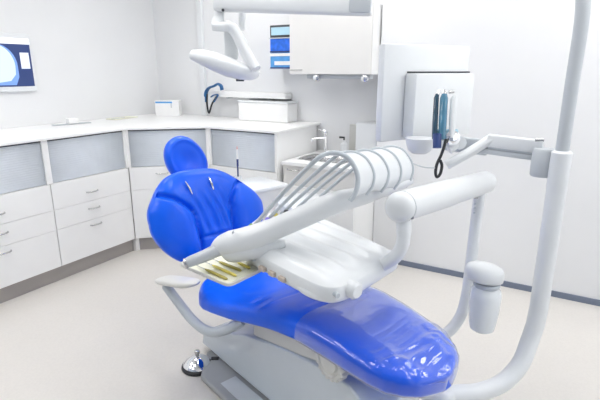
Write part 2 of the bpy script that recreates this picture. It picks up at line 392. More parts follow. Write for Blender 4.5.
flat_poly('xray_tooth', [(1.75, 1.75), (2.10, 1.75)]+[(y-.02, z) for y, z in tooth[1:]]+[(2.245, 1.52), (2.20, 1.47), (2.05, 1.45), (1.75, 1.44)], M['xray'], -3.9624, dp)
flat_poly('xray_label', [(2.30, 1.565), (2.372, 1.565), (2.372, 1.69), (2.30, 1.69)], M['xraylab'], -3.9630, dp)
MB().cyl((-3.966, 2.02, 1.402), (-3.962, 2.02, 1.402), .006, 12).build('power_button', M['dark'], sc)

# ------------------------------------------------------------------ dental chair
ch = thing('dental_chair', 'bright blue dental chair on a white base in the middle of the room', 'dental chair', C(-1.5, V0, 0))
# plate on the floor
poly = [(-2.10, 1.12), (-1.93, .985), (-.95, .985), (-.85, 1.07), (-.85, 1.52), (-.95, 1.60), (-2.0, 1.60), (-2.10, 1.50)]
MB().prism([C(u, v, 0.001) for u, v in poly], (0, 0, .035)).build('base_plate', M['base'], ch, smooth=False, bevel=.012)
MB().prism([C(u, v, .0365) for u, v in [(-1.80, 1.025), (-1.25, 1.025), (-1.25, 1.115), (-1.80, 1.115)]], (0, 0, .006)).build('tread_pad', M['lgrey'], ch, smooth=False, bevel=.003)
# curved lift body
prof = [(-2.19, .045), (-2.17, .12), (-2.0, .205), (-1.84, .265), (-1.70, .315), (-1.56, .35), (-1.40, .385), (-1.25, .405), (-1.02, .415), (-.90, .36), (-.92, .20), (-1.02, .06), (-1.30, .045), (-1.60, .04), (-1.9, .04)]
rows = []
for v, s in ((1.13, .965), (1.145, .99), (1.17, 1.0), (1.40, 1.0), (1.425, .99), (1.44, .965)):
    rows.append([C(-1.45+(u+1.45)*s, v, .22+(z-.22)*s) for u, z in prof])
MB().quadgrid(rows, True, True, True).build('lift_body', M['paint'], ch, bevel=.006)
MB().prism([C(u, 1.135, z) for u, z in [(-1.66, .33), (-1.30, .395), (-1.20, .42), (-1.20, .475), (-1.25, .50), (-1.66, .46)]], DV*.30).build('seat_frame', M['cream'], ch, smooth=False, bevel=.012)
# ribbed dial under the leg rest
m = MB(); cdl = C(-1.10, 1.085, .492); seg = 72
rows = []
for r, h in ((.0, 0), (.038, 0), (.044, .008), (.050, .008), (.056, .0), (.066, .004), (.069, .012), (.069, .04)):
    rows.append([cdl + DV*h + (DU*math.cos(2*PI*k/seg)+ZZ*math.sin(2*PI*k/seg))*(max(r, .001)+(.009 if (k % 4 < 2 and r > .06) else 0)) for k in range(seg)])
MB().quadgrid(rows, True, True, True).build('recline_dial', M['cream'], ch, smooth=False)
# seat and leg rest (one upholstered cushion)
HW = [(-2.08, .15), (-2.06, .185), (-2.02, .225), (-1.97, .262), (-1.92, .288), (-1.87, .302), (-1.8, .305), (-1.64, .296), (-1.4, .262), (-1.24, .238), (-1.0, .220), (-.9, .208), (-.84, .192), (-.79, .160), (-.75, .115), (-.73, .065), (-.72, .03)]
ZT = [(-2.2, .52), (-2.0, .515), (-1.9, .52), (-1.7, .55), (-1.5, .595), (-1.35, .625), (-1.2, .64), (-1.05, .63), (-.9, .605), (-.7, .57)]
ZB = [(-2.2, .40), (-1.95, .395), (-1.8, .425), (-1.64, .455), (-1.5, .485), (-1.4, .503), (-1.25, .512), (-1.0, .50), (-.85, .49), (-.7, .49)]
def sm(tab, x):
    h = .03; return (lerp_tab(tab, x-h)+2*lerp_tab(tab, x)+lerp_tab(tab, x+h))/4
SEAM = [(-1.95, .20), (-1.78, .165), (-1.60, .125), (-1.545, .15), (-1.54, .22)]
def seat_pt(u, a, grow=0.0):
    w = lerp_tab(HW, u)+grow; zt, zb = sm(ZT, u)+grow, sm(ZB, u)-grow
    e = 1.0
    if u > -.80: e = max(.25, math.sqrt(max(0, 1-((u+.80)/.12)**2)))
    if u < -2.0: e = max(.4, math.sqrt(max(0, 1-((-2.0-u)/.1)**2)))
    zc = zb+(zt-zb)*.42
    ca, sa = math.cos(a), math.sin(a)
    x = math.copysign(abs(ca)**(2/4.5), ca)
    y = math.copysign(abs(sa)**(2/3.2), sa)
    z = zc + (zt-zc if y > 0 else zc-zb)*y*(e if True else 1)
    # slight hollow along the middle and a seam between seat and leg rest
    if y > .5: z -= .012*math.exp(-(x*w/.12)**2)*(1 if u < -1.3 else .5)
    if y > -.2: z -= .006*math.exp(-((u+1.47)/.008)**2)
    if y > .3:
        best = 9
        for (u0, x0), (u1, x1) in zip(SEAM, SEAM[1:]):
            t_ = max(0, min(1, ((u-u0)*(u1-u0)+(abs(x*w)-x0)*(x1-x0))/((u1-u0)**2+(x1-x0)**2)))
            best = min(best, math.hypot(u-u0-(u1-u0)*t_, abs(x*w)-x0-(x1-x0)*t_))
        z -= .007*math.exp(-(best/.009)**2)
    return x*w, z
us = [-2.08, -2.075, -2.065, -2.05] + [-2.03+.0123*i for i in range(105)] + [-.738, -.728, -.72]
us = sorted(set(us))
rows = [[C(u, V0+seat_pt(u, 2*PI*k/64)[0], seat_pt(u, 2*PI*k/64)[1]) for k in range(64)] for u in us]
o = MB().quadgrid(rows, True, True, True).build('seat', M['blue'], ch, ang=0)
# backrest
BK = V((-.36, 0, 1)).normalized()
NB = DU*.941 + ZZ*.339
cz = .76
def backpt(v, z, off): return C(-2.225-.36*(z-.5), V0+.027+v-.26*max(0, z-cz), z)+NB*off
ctrl = [(0, .50), (.13, .505), (.22, .53), (.292, .585), (.345, .66), (.366, .74), (.345, .82), (.285, .89), (.225, .945), (.165, .982), (.09, 1.002), (0, 1.006)]
outl = ctrl + [(-v, z) for v, z in reversed(ctrl[1:-1])]
O3 = smoothpath([(v, z, 0) for v, z in outl+outl[:1]], 8)[:-1]
seam = [(.53, .115), (.60, .115), (.66, .112), (.73, .115), (.79, .125), (.83, .155), (.87, .20), (.895, .25), (.915, .32)]
def seam_d(v, z):
    av = abs(v); best = 9
    for (z0, v0), (z1, v1) in zip(seam, seam[1:]):
        a = V((v0, z0)); b = V((v1, z1)); p = V((av, z)); t_ = max(0, min(1, (p-a).dot(b-a)/(b-a).length_squared))
        best = min(best, (p-(a+(b-a)*t_)).length)
    return best
def front(v, z, r):
    f = .050*(1-r**4)**.5
    w = max(0, min(1, (abs(v)-.09)/.12))
    inner = abs(v) < lerp_tab(seam, z)
    f += .030*w*w*(3-2*w)*(1-r**3)
    sd = seam_d(v, z)
    f -= .027*math.exp(-(sd/.011)**2)*(1 if r < .97 else 0)
    f += .008*(1-math.exp(-(sd/.03)**2))*(1-r**4)
    if abs(v) < .115:
        f -= .015*math.exp(-((z-.637)/.008)**2)
        if z > .64: f += 0.0065*math.sin(v*110+2*math.sin(z*9))*max(0, min(1, (.9-z)/.1, (z-.64)/.05))
    return f
NR = 44
rows = []
for j in range(NR+1):
    r = math.sin(PI/2*j/NR) if j else .002
    rows.append([backpt(p.x*r, cz+(p.y-cz)*r, front(p.x*r, cz+(p.y-cz)*r, r)) for p in O3])
for j in range(1, 9):
    a = PI/2*j/8; r = 1.0-.13*(1-math.cos(a))
    rows.append([backpt(p.x*r, cz+(p.y-cz)*r, -.075*math.sin(a)) for p in O3])
rows.append([backpt(p.x*.05, cz+(p.y-cz)*.05, -.08) for p in O3])
MB().quadgrid(rows, True, True, True).build('backrest', M['blue'], ch, ang=0)
for (v, z, tilt) in ((-.094, .905, .0), (.055, .908, -.012)):
    m = MB().tube([backpt(v, z+.036, .062), backpt(v+.004+tilt*.5, z+.0, .064), backpt(v+tilt+.008, z-.034, .058)], [.0035, .0075, .003], 8)
    m.build('chrome_zip', M['chrome'], ch)
# headrest: tilted egg-shaped pad on a bracket
HC = C(-2.525, V0+.000, 1.038)
hx = (DV*.97+ZZ*.0).normalized(); hn = (DU*.93+ZZ*.25-DV*.12).normalized()
hz = hn.cross(hx).normalized(); hz = hz if hz.z > 0 else -hz
rot = math.radians(26); hx, hz = hx*math.cos(rot)+hz*math.sin(rot), hz*math.cos(rot)-hx*math.sin(rot)
hx, hz = hx, hz
def hout(a):
    x, y = math.cos(a), math.sin(a)
    return (.126*(1-.06*y)*math.copysign(abs(x)**.9, x), .150*math.copysign(abs(y)**.95, y))
rows = []
HS = 56
for j in range(25):
    r = math.sin(PI/2*j/24) if j else .003
    off = .042*(1-r**5)**.5 - .022*math.exp(-(r/.5)**2) + .010*math.exp(-((r-.82)/.10)**2)
    rows.append([HC+hx*hout(2*PI*k/HS)[0]*r+hz*hout(2*PI*k/HS)[1]*r+hn*off for k in range(HS)])
for j in range(1, 8):
    a = PI/2*j/7; r = 1-.25*(1-math.cos(a))
    rows.append([HC+hx*hout(2*PI*k/HS)[0]*r+hz*hout(2*PI*k/HS)[1]*r-hn*.055*math.sin(a) for k in range(HS)])
MB().quadgrid(rows, True, True, True).build('headrest', M['blue'], ch, ang=0)
MB().tube([HC-hn*.05, backpt(0, 1.0, -.09), backpt(0, .80, -.07)], .022, 10, flat=.5).build('headrest_bracket', M['steel'], ch)
MB().tube([backpt(0, .72, -.075), backpt(0, .52, -.085), C(-2.05, V0, .40), C(-1.75, V0, .36)], [.06, .06, .05, .05], 12, flat=.5).build('back_hinge', M['cream'], ch)
# arm rest on the near side
m = MB(); rows = []
A0, A1 = C(-2.205, .93, .495), C(-1.825, .935, .60)
apts = []
for i in range(13):
    f = i/12; e = math.sqrt(max(.02, 1-(2*f-1)**6))
    p = A0.lerp(A1, f)
    rows.append([p+DV*.052*e*math.copysign(abs(math.cos(a))**.7, math.cos(a))+ZZ*.019*e*math.copysign(abs(math.sin(a))**.7, math.sin(a)) for a in [2*PI*k/20 for k in range(20)]])
ar = m.quadgrid(rows, True, True, True).build('armrest', M['cream'], ch, ang=0)
MB().tube(smoothpath([C(-2.17, .945, .462), C(-2.05, .95, .415), C(-1.93, .955, .372), C(-1.82, .965, .357), C(-1.74, .985, .372), C(-1.66, 1.01, .42), C(-1.62, 1.05, .46)], 6), .024, 14).build('armrest_tube', M['grey'], ch)

# protective film over the foot end of the leg rest
rows = []
fu = [-1.242+.0105*i for i in range(49)] ; fu = sorted(set(fu+[u_+.00525 for u_ in fu if u_ < -.75])) + [-.732, -.727, -.7235, -.7208, -.7200]
for u in fu:
    row = []
    for k in range(97):
        a = PI*(-.34+1.68*k/96)
        x, z = seat_pt(u, a, .004)
        k2 = max(0, min(1, (u+.99)/.14)); q = V((u*9, x*9, 1.7))
        wob = k2*(.016*max(0, .55-abs(noise.noise(q)*2.2))+.010*max(0, .5-abs(noise.noise(q*2.3+V((3, 1, 0)))*2))) + (1-k2)*.0015*noise.noise(q*.8)
        row.append(C(u, V0+x, z+(abs(wob) if math.sin(a) > .1 else 0)))
    rows.append(row)
mid_ = sum(rows[-1], V())/len(rows[-1])
rows.append([p.lerp(mid_, .25)+DU*.004 for p in rows[-1]]); rows.append([p.lerp(mid_, .9)+DU*.001 for p in rows[-1]])
tag(MB().quadgrid(rows).build('plastic_cover', M['film'], ang=0), 'clear plastic cover stretched over the foot end of the blue chair', 'plastic cover')

# foot control
fc = thing('foot_control', 'round chrome foot control on the floor beside the chair base', 'foot control', (-1.60, 1.645, 0))
f0 = V((-1.60, 1.645, 0))
MB().lathe(f0, (0, 0, 1), [(.086, .001), (.088, .006), (.086, .014), (.080, .018)], 40).build('rubber_base', M['black'], fc)
MB().lathe(f0, (0, 0, 1), [(.078, .018), (.079, .024), (.072, .034), (.05, .052), (.024, .064), (.012, .068)], 40).build('dome', M['chrome'], fc)
MB().lathe(f0, (0, 0, 1), [(.010, .066), (.010, .082), (.014, .086), (.014, .100), (.006, .105)], 16).build('knob', M['steel'], fc)
MB().tube([f0+V((.05, .055, .03)), f0+V((.085, .075, .03))], .016, 10).build('cable_socket', M['black'], fc)

# ------------------------------------------------------------------ pole and its mounts
PX, PY_ = -.035, 2.03
pole = thing('support_pole', 'tall white tubular pole rising from the chair and curving over at the top', 'pole', (PX, PY_, .35))
pp = [C(-1.0, 1.44, .30), C(-.85, 1.47, .295), (-0.297, 1.708, 0.293), (-0.204, 1.795, 0.281), (-0.126, 1.882, 0.298), (-0.072, 1.957, 0.362), (-0.050, 2.012, 0.454), (PX-.004, PY_, .52)]
pp = smoothpath(pp, 7) + [V((PX, PY_, z)) for z in (.6, .8, 1.0, 1.16)]
MB().tube(pp, .036, 18).build('lower_tube', M['white'], pole)
MB().lathe((PX, PY_, 0), (0, 0, 1), [(.0365, 1.10), (.037, 1.105), (.037, 1.25), (.028, 1.258)], 24).build('sleeve', M['white'], pole)
LA = V((-.60, 2.17, 1.835))
up = smoothpath([(PX, PY_, 1.24), (PX, PY_, 1.5), (PX, PY_, 1.74), (PX-.02, PY_+.005, 1.84), (PX-.08, PY_+.02, 1.92), (PX-.22, PY_+.05, 1.965), (-.55, 2.15, 1.97), (-.80, 2.21, 1.965)], 8)
MB().tube(up, .0245, 18).build('upper_tube', M['lgrey'], pole)

# operating light hung from the pole
ol = thing('operating_light', 'white operating light on a horizontal arm above the headrest', 'operating light', (-.80, 2.21, 1.9))
b0, b1 = V((-1.608, 1.924, 1.868)), V((-0.875, 2.147, 1.828))
ax = (b1-b0).normalized(); sd_ = ax.cross(ZZ).normalized(); u2 = sd_.cross(ax)
rows = []
for f, s in ((0, .5), (.01, .85), (.03, 1), (.97, 1), (.99, .95), (1, .8)):
    c = b0.lerp(b1, f); h = .040
    rows.append([c+sd_*.035*s*math.copysign(abs(math.cos(a))**.5, math.cos(a))+u2*h*s*math.copysign(abs(math.sin(a))**.5, math.sin(a)) for a in [2*PI*k/24 for k in range(24)]])
MB().quadgrid(rows, True, True, True).build('arm', M['white'], ol)
jb = b1-ax*.05
MB().box(jb+ZZ*.02, (.10, .085, .10), R=Matrix((ax, sd_, u2)).transposed(), bev=.012).build('arm_joint', M['lgrey'], ol)
MB().cyl(jb+ZZ*.05, V((jb.x, jb.y, 1.975)), .022, 16).build('pivot', M['lgrey'], ol)
for q in ((347, 9), (351, 8)):
    p = V((-0.945, 2.054, 1.814))
MB().cyl(b1-ax*.115-sd_*.03-ZZ*.01, b1-ax*.115-sd_*.045-ZZ*.01, .006, 10).build('screw', M['steel'], ol)
# drop joint, yoke and head
MB().tube([(-1.598, 1.948, 1.847), (-1.592, 1.939, 1.809), (-1.593, 1.930, 1.785), (-1.590, 1.925, 1.761)], [.026, .024, .032, .034], 16).build('swivel', M['white'], ol)
MB().cyl((-1.552, 1.922, 1.832), (-1.532, 1.896, 1.828), .007, 10).build('screw', M['dark'], ol)
MB().tube(smoothpath([(-1.604, 1.904, 1.760), (-1.566, 1.926, 1.758), (-1.538, 1.953, 1.757), (-1.515, 1.970, 1.729), (-1.488, 1.980, 1.672), (-1.455, 1.990, 1.606), (-1.418, 1.995, 1.553)], 6), [.034]*9+[.040]*28, 14, flat=.7, up=(0, 0, 1)).build('yoke', M['white'], ol)
MB().box((-1.576, 2.004, 1.680), (.07, .03, .15), R=Matrix.Rotation(math.radians(30), 3, 'Z'), bev=.01).build('yoke_plate', M['white'], ol)
MB().tube([(-1.526, 2.039, 1.852), (-1.524, 2.031, 1.747)], .018, 12).build('hanger', M['white'], ol)
# lamp head: long dish, edge-on
hl, hr = V((-1.729, 1.872, 1.626)), V((-1.441, 2.062, 1.543))
hax = (hr-hl).normalized(); hs = hax.cross(ZZ).normalized(); hu = hs.cross(hax)
rows = []
for f, w, tz, bz in ((0, .5, .014, .016), (.025, .75, .028, .024), (.15, .9, .040, .034), (.35, 1, .044, .052), (.55, 1, .036, .064), (.75, .9, .024, .062), (.9, .7, .012, .052), (.97, .45, .004, .036), (1, .2, -.004, .022)):
    c = hl.lerp(hr, f)
    rows.append([c+hs*.115*w*math.copysign(abs(math.cos(a))**.8, math.cos(a))+hu*((tz if math.sin(a) > 0 else bz)*math.copysign(abs(math.sin(a))**.8, math.sin(a))) for a in [2*PI*k/28 for k in range(28)]])
MB().quadgrid(rows, True, True, True).build('lamp_head', M['white'], ol, ang=0)
MB().tube([hl+hs*-.10+hax*.02-hu*.004, hl.lerp(hr, .3)+hs*-.125-hu*.01], .012, 10).build('grip', M['grey'], ol)
MB().tube([(-1.529, 1.975, 1.504), (-1.494, 1.995, 1.504)], .007, 8).build('sensor', M['dark'], ol)
MB().lathe((-1.514, 1.989, 1.523), (0, 0, -1), [(.035, -.02), (.03, .0), (.022, .012)], 16).build('sensor_mount', M['white'], ol)

# ------------------------------------------------------------------ screen seen from behind, on the jointed arm of the pole
mo = thing('monitor', 'white boxy monitor seen from behind in front of the right wall', 'monitor', (-.62, 2.45, 1.2))
ml, mr = V((-0.844, 2.252, 1.686)), V((-0.548, 2.767, 1.667))
me1 = V((mr.x-ml.x, mr.y-ml.y, 0)); mW = me1.length; me1.normalize(); mn = V((me1.y, -me1.x, 0))
RM = Matrix((me1, mn, ZZ)).transposed(); mo0 = V((ml.x, ml.y, 0)); zt = (ml.z+mr.z)/2
def mbx(mb, x0, x1, d0, d1, z0, z1, bev=.006): return mb.box(mo0+me1*(x0+x1)/2+mn*(d0+d1)/2+ZZ*(z0+z1)/2, (x1-x0, d1-d0, z1-z0), R=RM, bev=bev)
mbx(MB(), 0, mW, -.05, 0, 1.20, zt, .012).build('back_panel', M['white'], mo)
mbx(MB(), .03, mW-.03, -.054, -.049, 1.23, zt-.03, .001).build('display', M['dark'], mo, smooth=False)
mbx(MB(), .135, mW-.045, .001, .085, 1.215, zt-.140, .012).build('electronics_housing', M['white'], mo)
mbx(MB(), .15, mW-.004, -.001, .012, zt-.139, zt-.131, .001).build('vent_slot', M['dark'], mo, smooth=False)
# jointed arm
MB().lathe((-0.095, 2.066, 1.198), (0, 0, 1), [(.040, -.052), (.044, -.046), (.044, .05), (.038, .058)], 24).build('arm_hub', M['lgrey'], mo)
MB().tube([(-0.105, 2.067, 1.221), (-0.034, 2.109, 1.221)], .030, 14).build('arm_clamp', M['lgrey'], mo)
a0, a1 = V((-0.104, 2.090, 1.254)), V((-0.315, 2.091, 1.266))
av_ = (a1-a0).normalized(); as_ = av_.cross(ZZ).normalized(); RA = Matrix((av_, as_, as_.cross(av_))).transposed()
MB().box((a0+a1)/2+ZZ*.004, ((a1-a0).length, .05, .052), R=RA, bev=.008).build('arm_cover', M['white'], mo)
MB().box((a0+a1)/2-ZZ*.040, ((a1-a0).length+.07, .045, .024), R=RA, bev=.006).build('arm_beam', M['lgrey'], mo)
MB().box((a0+a1)/2-ZZ*.024, ((a1-a0).length-.02, .046, .006), R=RA, bev=.0).build('arm_gap', M['grey'], mo, smooth=False)
MB().tube([(-0.135, 2.070, 1.286), (-0.104, 2.077, 1.287)], .008, 10).build('arm_knob', M['steel'], mo)
MB().tube([(-0.295, 2.101, 1.279), (-0.376, 2.076, 1.217), (-0.462, 2.054, 1.156)], [.036, .034, .032], 14, flat=.6, up=(0, 0, 1)).build('forearm', M['white'], mo)
MB().box((-0.422, 2.196, 1.227), (.20, .03, .07), R=RA, bev=.01).build('forearm_cover', M['lgrey'], mo)
MB().tube([(-0.439, 2.166, 1.239), (-0.498, 2.274, 1.235), (-0.551, 2.377, 1.238)], .03, 12).build('mount', M['white'], mo)
MB().lathe((-0.652, 2.280, 1.233), (0, 0, -1), [(.07, .0), (.068, .02), (.055, .06), (.035, .075)], 28).build('rounded_foot', M['white'], mo)

# suction handpieces in a holder at the end of that arm
sh = thing('handpiece_holder', 'round chrome clip holding the blue suction handpieces at the arm end', 'holder', (-0.454, 2.070, 1.267))
MB().lathe((-0.457, 2.082, 1.270), V((.45, -.85, .1)), [(.022, -.01), (.032, -.006), (.032, .01), (.02, .018), (.012, .02)], 24).build('clip_disc', M['chrome'], sh)
MB().tube([(-0.536, 2.066, 1.292), (-0.448, 2.129, 1.291)], .013, 12).build('clip_bar', M['ice'], sh)
MB().tube([(-0.466, 2.084, 1.217), (-0.446, 2.101, 1.234), (-0.456, 2.102, 1.259)], .02, 10).build('clip_stem', M['white'], sh)
def suction(xa, xb, yt, yb, tt, r, m, label, tip):
    t = thing('suction_handpiece', label, 'suction handpiece', (0, 0, 0), 'suction handpieces on the arm')
    return t
h1 = thing('suction_handpiece', 'dark teal suction tube, leftmost in the holder', 'suction handpiece', (-0.521, 2.055, 1.303), 'suction handpieces')
MB().tube([(-0.521, 2.043, 1.266), (-0.528, 2.058, 1.324), (-0.538, 2.087, 1.436), (-0.536, 2.093, 1.453)], [.012, .012, .011, .008], 14).build('tube', M['tealdark'], h1)
MB().tube([(-0.536, 2.092, 1.449), (-0.533, 2.101, 1.469)], [.009, .007], 10).build('tip', M['chrome'], h1)
h2 = thing('suction_handpiece', 'wide teal suction tube in the middle of the holder', 'suction handpiece', (-0.493, 2.060, 1.304), 'suction handpieces')
MB().tube([(-0.491, 2.048, 1.263), (-0.497, 2.064, 1.325), (-0.507, 2.093, 1.437), (-0.508, 2.099, 1.457)], [.014, .017, .017, .010], 14).build('tube', M['teal'], h2)
MB().tube([(-0.508, 2.098, 1.453), (-0.508, 2.103, 1.470)], [.012, .009], 10).build('tip', M['chrome'], h2)
h3 = thing('suction_handpiece', 'white and chrome suction tube, rightmost in the holder', 'suction handpiece', (-0.456, 2.081, 1.304), 'suction handpieces')
MB().tube([(-0.457, 2.070, 1.271), (-0.463, 2.090, 1.346), (-0.470, 2.114, 1.432), (-0.469, 2.118, 1.445)], [.012, .015, .015, .010], 14).build('tube', M['white'], h3)
MB().tube([(-0.492, 2.110, 1.461), (-0.474, 2.121, 1.463)], [.008, .007], 10).build('tip', M['steel'], h3)
hs_ = thing('suction_hose', 'thin black hose looping below the teal suction tubes', 'hose', (-0.483, 1.990, 1.143))
MB().tube([(-0.507, 2.023, 1.291), (-0.499, 2.009, 1.233)], .018, 10).build('connector', M['navy'], hs_)
MB().tube(smoothpath([(-0.469, 2.027, 1.271), (-0.472, 2.015, 1.239), (-0.478, 2.001, 1.206), (-0.488, 1.984, 1.170), (-0.489, 1.973, 1.137), (-0.481, 1.971, 1.117), (-0.471, 1.980, 1.129), (-0.469, 1.992, 1.162), (-0.479, 1.994, 1.186)], 6), .0065, 8).build('loop', M['black'], hs_)
MB().tube(smoothpath([(-0.489, 1.978, 1.153), (-0.531, 1.943, 1.159), (-0.566, 1.915, 1.174), (-0.594, 1.892, 1.187)], 6), .003, 8).build('lead', M['lgrey'], hs_)

# ------------------------------------------------------------------ balanced delivery arm
da = thing('delivery_arm', 'white jointed arm with a thick cylinder carrying the instrument console', 'arm', C(-1.0, 1.6, .33))
MB().tube(smoothpath([C(-1.0, 1.42, .34), C(-.90, 1.55, .335), (-0.438, 1.940, 0.375), (-0.383, 2.003, 0.395), (-0.347, 2.055, 0.456), (-0.335, 2.089, 0.541), (-0.334, 2.118, 0.669), (-0.336, 2.152, 0.852), (-0.336, 2.173, 0.997), (-0.338, 2.186, 1.041)], 7), .025, 16).build('riser', M['white'], da)
cl, cr = V((-0.487, 1.517, 1.098)), V((-0.322, 2.227, 1.062))
dcv = (cr-cl).normalized(); Lc = (cr-cl).length
MB().lathe(cl, dcv, [(.012, -.04), (.035, -.034), (.05, -.018), (.054, 0), (.054, .05), (.0545, Lc*.45), (.052, Lc*.55), (.050, Lc-.01), (.044, Lc+.012), (.02, Lc+.025)], 32).build('cylinder', M['white'], da)
MB().lathe(cl+dcv*.012, dcv, [(.055, 0), (.055, .004)], 32).build('end_ring', M['lgrey'], da)
MB().tube(smoothpath([(-0.481, 1.535, 1.069), (-0.471, 1.524, 1.015), (-0.472, 1.517, 0.958), (-0.500, 1.521, 0.906), (-0.555, 1.544, 0.855)], 6), [.026]*8+[.024]*17, 16).build('drop_tube', M['white'], da)
MB().cyl((-0.447, 1.530, 1.065), (-0.441, 1.510, 1.068), .006, 10).build('screw', M['steel'], da)
MB().cyl((-0.351, 2.132, 1.010), (-0.336, 2.141, 1.010), .008, 10).build('screw', M['steel'], da)
for yy in (204, 208, 213): MB().cyl((-0.346, 2.131, 0.960)-0*ZZ if False else V((-0.347, 2.137, 0.958))+ZZ*(208-yy)*.0045, V((-0.341, 2.124, 0.963))+ZZ*(208-yy)*.0045, .004, 8).build('screw', M['grey'], da)

# water bottle in its holder
wbt = thing('water_bottle', 'milky white water bottle hanging beside the delivery arm', 'bottle', (-0.216, 1.911, 0.479))
wc_ = V((-0.238, 1.964, 0.612)); wx, wy = wc_.x, wc_.y
zt_ = V((-0.248, 1.983, 0.689)).z; zb_ = V((-0.218, 1.931, 0.473)).z
MB().lathe((wx, wy, zb_), (0, 0, 1), [(.040, 0), (.049, .006), (.054, .03), (.061, (zt_-zb_)*.4), (.064, (zt_-zb_)*.72), (.060, (zt_-zb_)*.86), (.048, (zt_-zb_)*.93), (.046, zt_-zb_)], 32).build('bottle_body', M['bottle'], wbt)
MB().lathe((wx, wy, zt_-.012), (0, 0, 1), [(.052, 0), (.054, .004), (.054, .014), (.050, .018)], 32).build('neck_ring', M['grey'], wbt)
rows = []
ccap = V((wx-.012, wy-.006, zt_+.012))
for s, h in ((.86, 0), (1, .008), (1.04, .03), (1.02, .048), (.9, .064), (.6, .074), (.1, .078)):
    rows.append([ccap+V((.866*math.cos(a)*.078*s-.5*math.sin(a)*.056*s, .5*math.cos(a)*.078*s+.866*math.sin(a)*.056*s, h-.22*math.cos(a)*.05*s)) for a in [2*PI*k/32 for k in range(32)]])
MB().quadgrid(rows, True, True, True).build('cap', M['white'], wbt, ang=0)
MB().tube([ccap+ZZ*.03, (-0.312, 2.072, 0.711), (-0.331, 2.115, 0.691)], .02, 12).build('holder_arm', M['white'], wbt)

# ------------------------------------------------------------------ instrument console
ic = thing('instrument_console', 'white ribbed instrument console with hose arms hanging over the chair seat', 'instrument console', C(-1.25, 1.18, .86))
# plate from an outline in (u,v), ribs along u
oc = [(-1.49, .985), (-1.30, .972), (-1.12, .967), (-1.03, .972), (-.985, 1.0), (-.975, 1.06), (-.985, 1.15), (-1.01, 1.30), (-1.03, 1.38), (-1.10, 1.40), (-1.30, 1.43), (-1.55, 1.47), (-1.66, 1.46), (-1.66, 1.38), (-1.58, 1.15), (-1.53, 1.02)]
OC = smoothpath([(u, v, 0) for u, v in oc+oc[:1]], 6)[:-1]
ccu, ccv = -1.27, 1.165
def ctop(u, v, r):
    z = .884+.018*(1-r**5)
    rib = math.sin((v-.98)/.085*2*PI)
    z += .0065*rib*(1-r**8)*max(0, min(1, (u+1.55)/.15))*max(0, min(1, (-.98-u)/.1))
    return z
rows = []
for j in range(41):
    r = math.sin(PI/2*j/40) if j else .003
    rows.append([C(ccu+(p.x-ccu)*r, ccv+(p.y-ccv)*r, ctop(ccu+(p.x-ccu)*r, ccv+(p.y-ccv)*r, r)-.012*r**12) for p in OC])
for s, z in ((1.01, .853), (1.01, .836), (1.0, .822), (.97, .812), (.8, .808), (.05, .808)):
    rows.append([C(ccu+(p.x-ccu)*s, ccv+(p.y-ccv)*s, z) for p in OC])
MB().quadgrid(rows, True, True, True).build('console_body', M['white'], ic, ang=0)
# belly bulge on the near right corner
rows = []
bc = C(-1.09, 1.005, .826)
for j in range(13):
    a = PI*j/12-PI/2
    rows.append([bc+DU*.10*math.cos(a)*math.cos(b)+DV*.045*math.cos(a)*math.sin(b)+ZZ*.026*math.sin(a) for b in [2*PI*k/24 for k in range(24)]])
MB().quadgrid(rows, True, True, True).build('knee_bumper', M['white'], ic, ang=0)
for px in ((278, 276), (287, 280.5), (296, 285)): pass
for u in (-1.335, -1.275, -1.215):
    MB().box(C(u, .963, .832), (.034, .016, .018), R=Matrix((DU, DV, ZZ)).transposed(), bev=.003).build('button', M['tan'], ic)
MB().cyl(C(-1.40, .985, .848), C(-1.40, .962, .848), .008, 12).build('sensor', M['grey'], ic)
MB().cyl(C(-.995, 1.0, .850), C(-.968, .995, .850), .009, 12).build('sensor', M['grey'], ic)
MB().lathe(C(-.985, 1.065, .850), DU, [(.028, -.01), (.030, 0), (.030, .03), (.022, .04)], 20).build('joint_knob', M['white'], ic)
MB().box(C(-.982, 1.03, .848), (.012, .006, .04), R=Matrix((DU, DV, ZZ)).transposed()).build('knob_gap', M['grey'], ic, smooth=False)
for i in range(5):
    MB().box(C(-1.50+.012*i, 1.05+.075*i, .902), (.035, .012, .006), R=Matrix((DU, DV, ZZ)).transposed(), bev=.002).build('slot', M['grey'], ic)
# rising beam that carries the hose arms
bp = [(-1.158, 1.320, 0.879), (-1.130, 1.329, 0.893), (-1.089, 1.346, 0.908), (-1.026, 1.365, 0.930), (-0.927, 1.403, 0.978), (-0.817, 1.437, 1.037), (-0.716, 1.477, 1.090), (-0.648, 1.592, 1.102), (-0.588, 1.751, 1.111), (-0.553, 1.845, 1.116)]
br = [.022, .040, .050, .049, .042, .041, .041, .034, .024, .014]
bps = smoothpath(bp, 5); brs = []
for i in range(len(bps)):
    f = i/5; j = min(int(f), len(br)-2); brs.append(br[j]+(br[j+1]-br[j])*(f-j))
MB().tube(bps, brs, 22, up=(0, 0, 1)).build('beam', M['white'], ic, ang=0)
MB().tube(smoothpath([(-1.137, 1.341, 0.867), (-1.097, 1.354, 0.875), (-1.033, 1.372, 0.890), (-0.972, 1.399, 0.897), (-0.907, 1.441, 0.912)], 5), [.02, .03, .038, .043, .047, .049, .05, .05, .05, .049, .048, .047, .045, .043, .04, .037, .033, .029, .025, .02, .015], 20).build('console_nose', M['white'], ic, ang=0)
MB().cyl((-1.061, 1.320, 0.966), (-1.052, 1.309, 0.969), .005, 10).build('screw', M['grey'], ic)
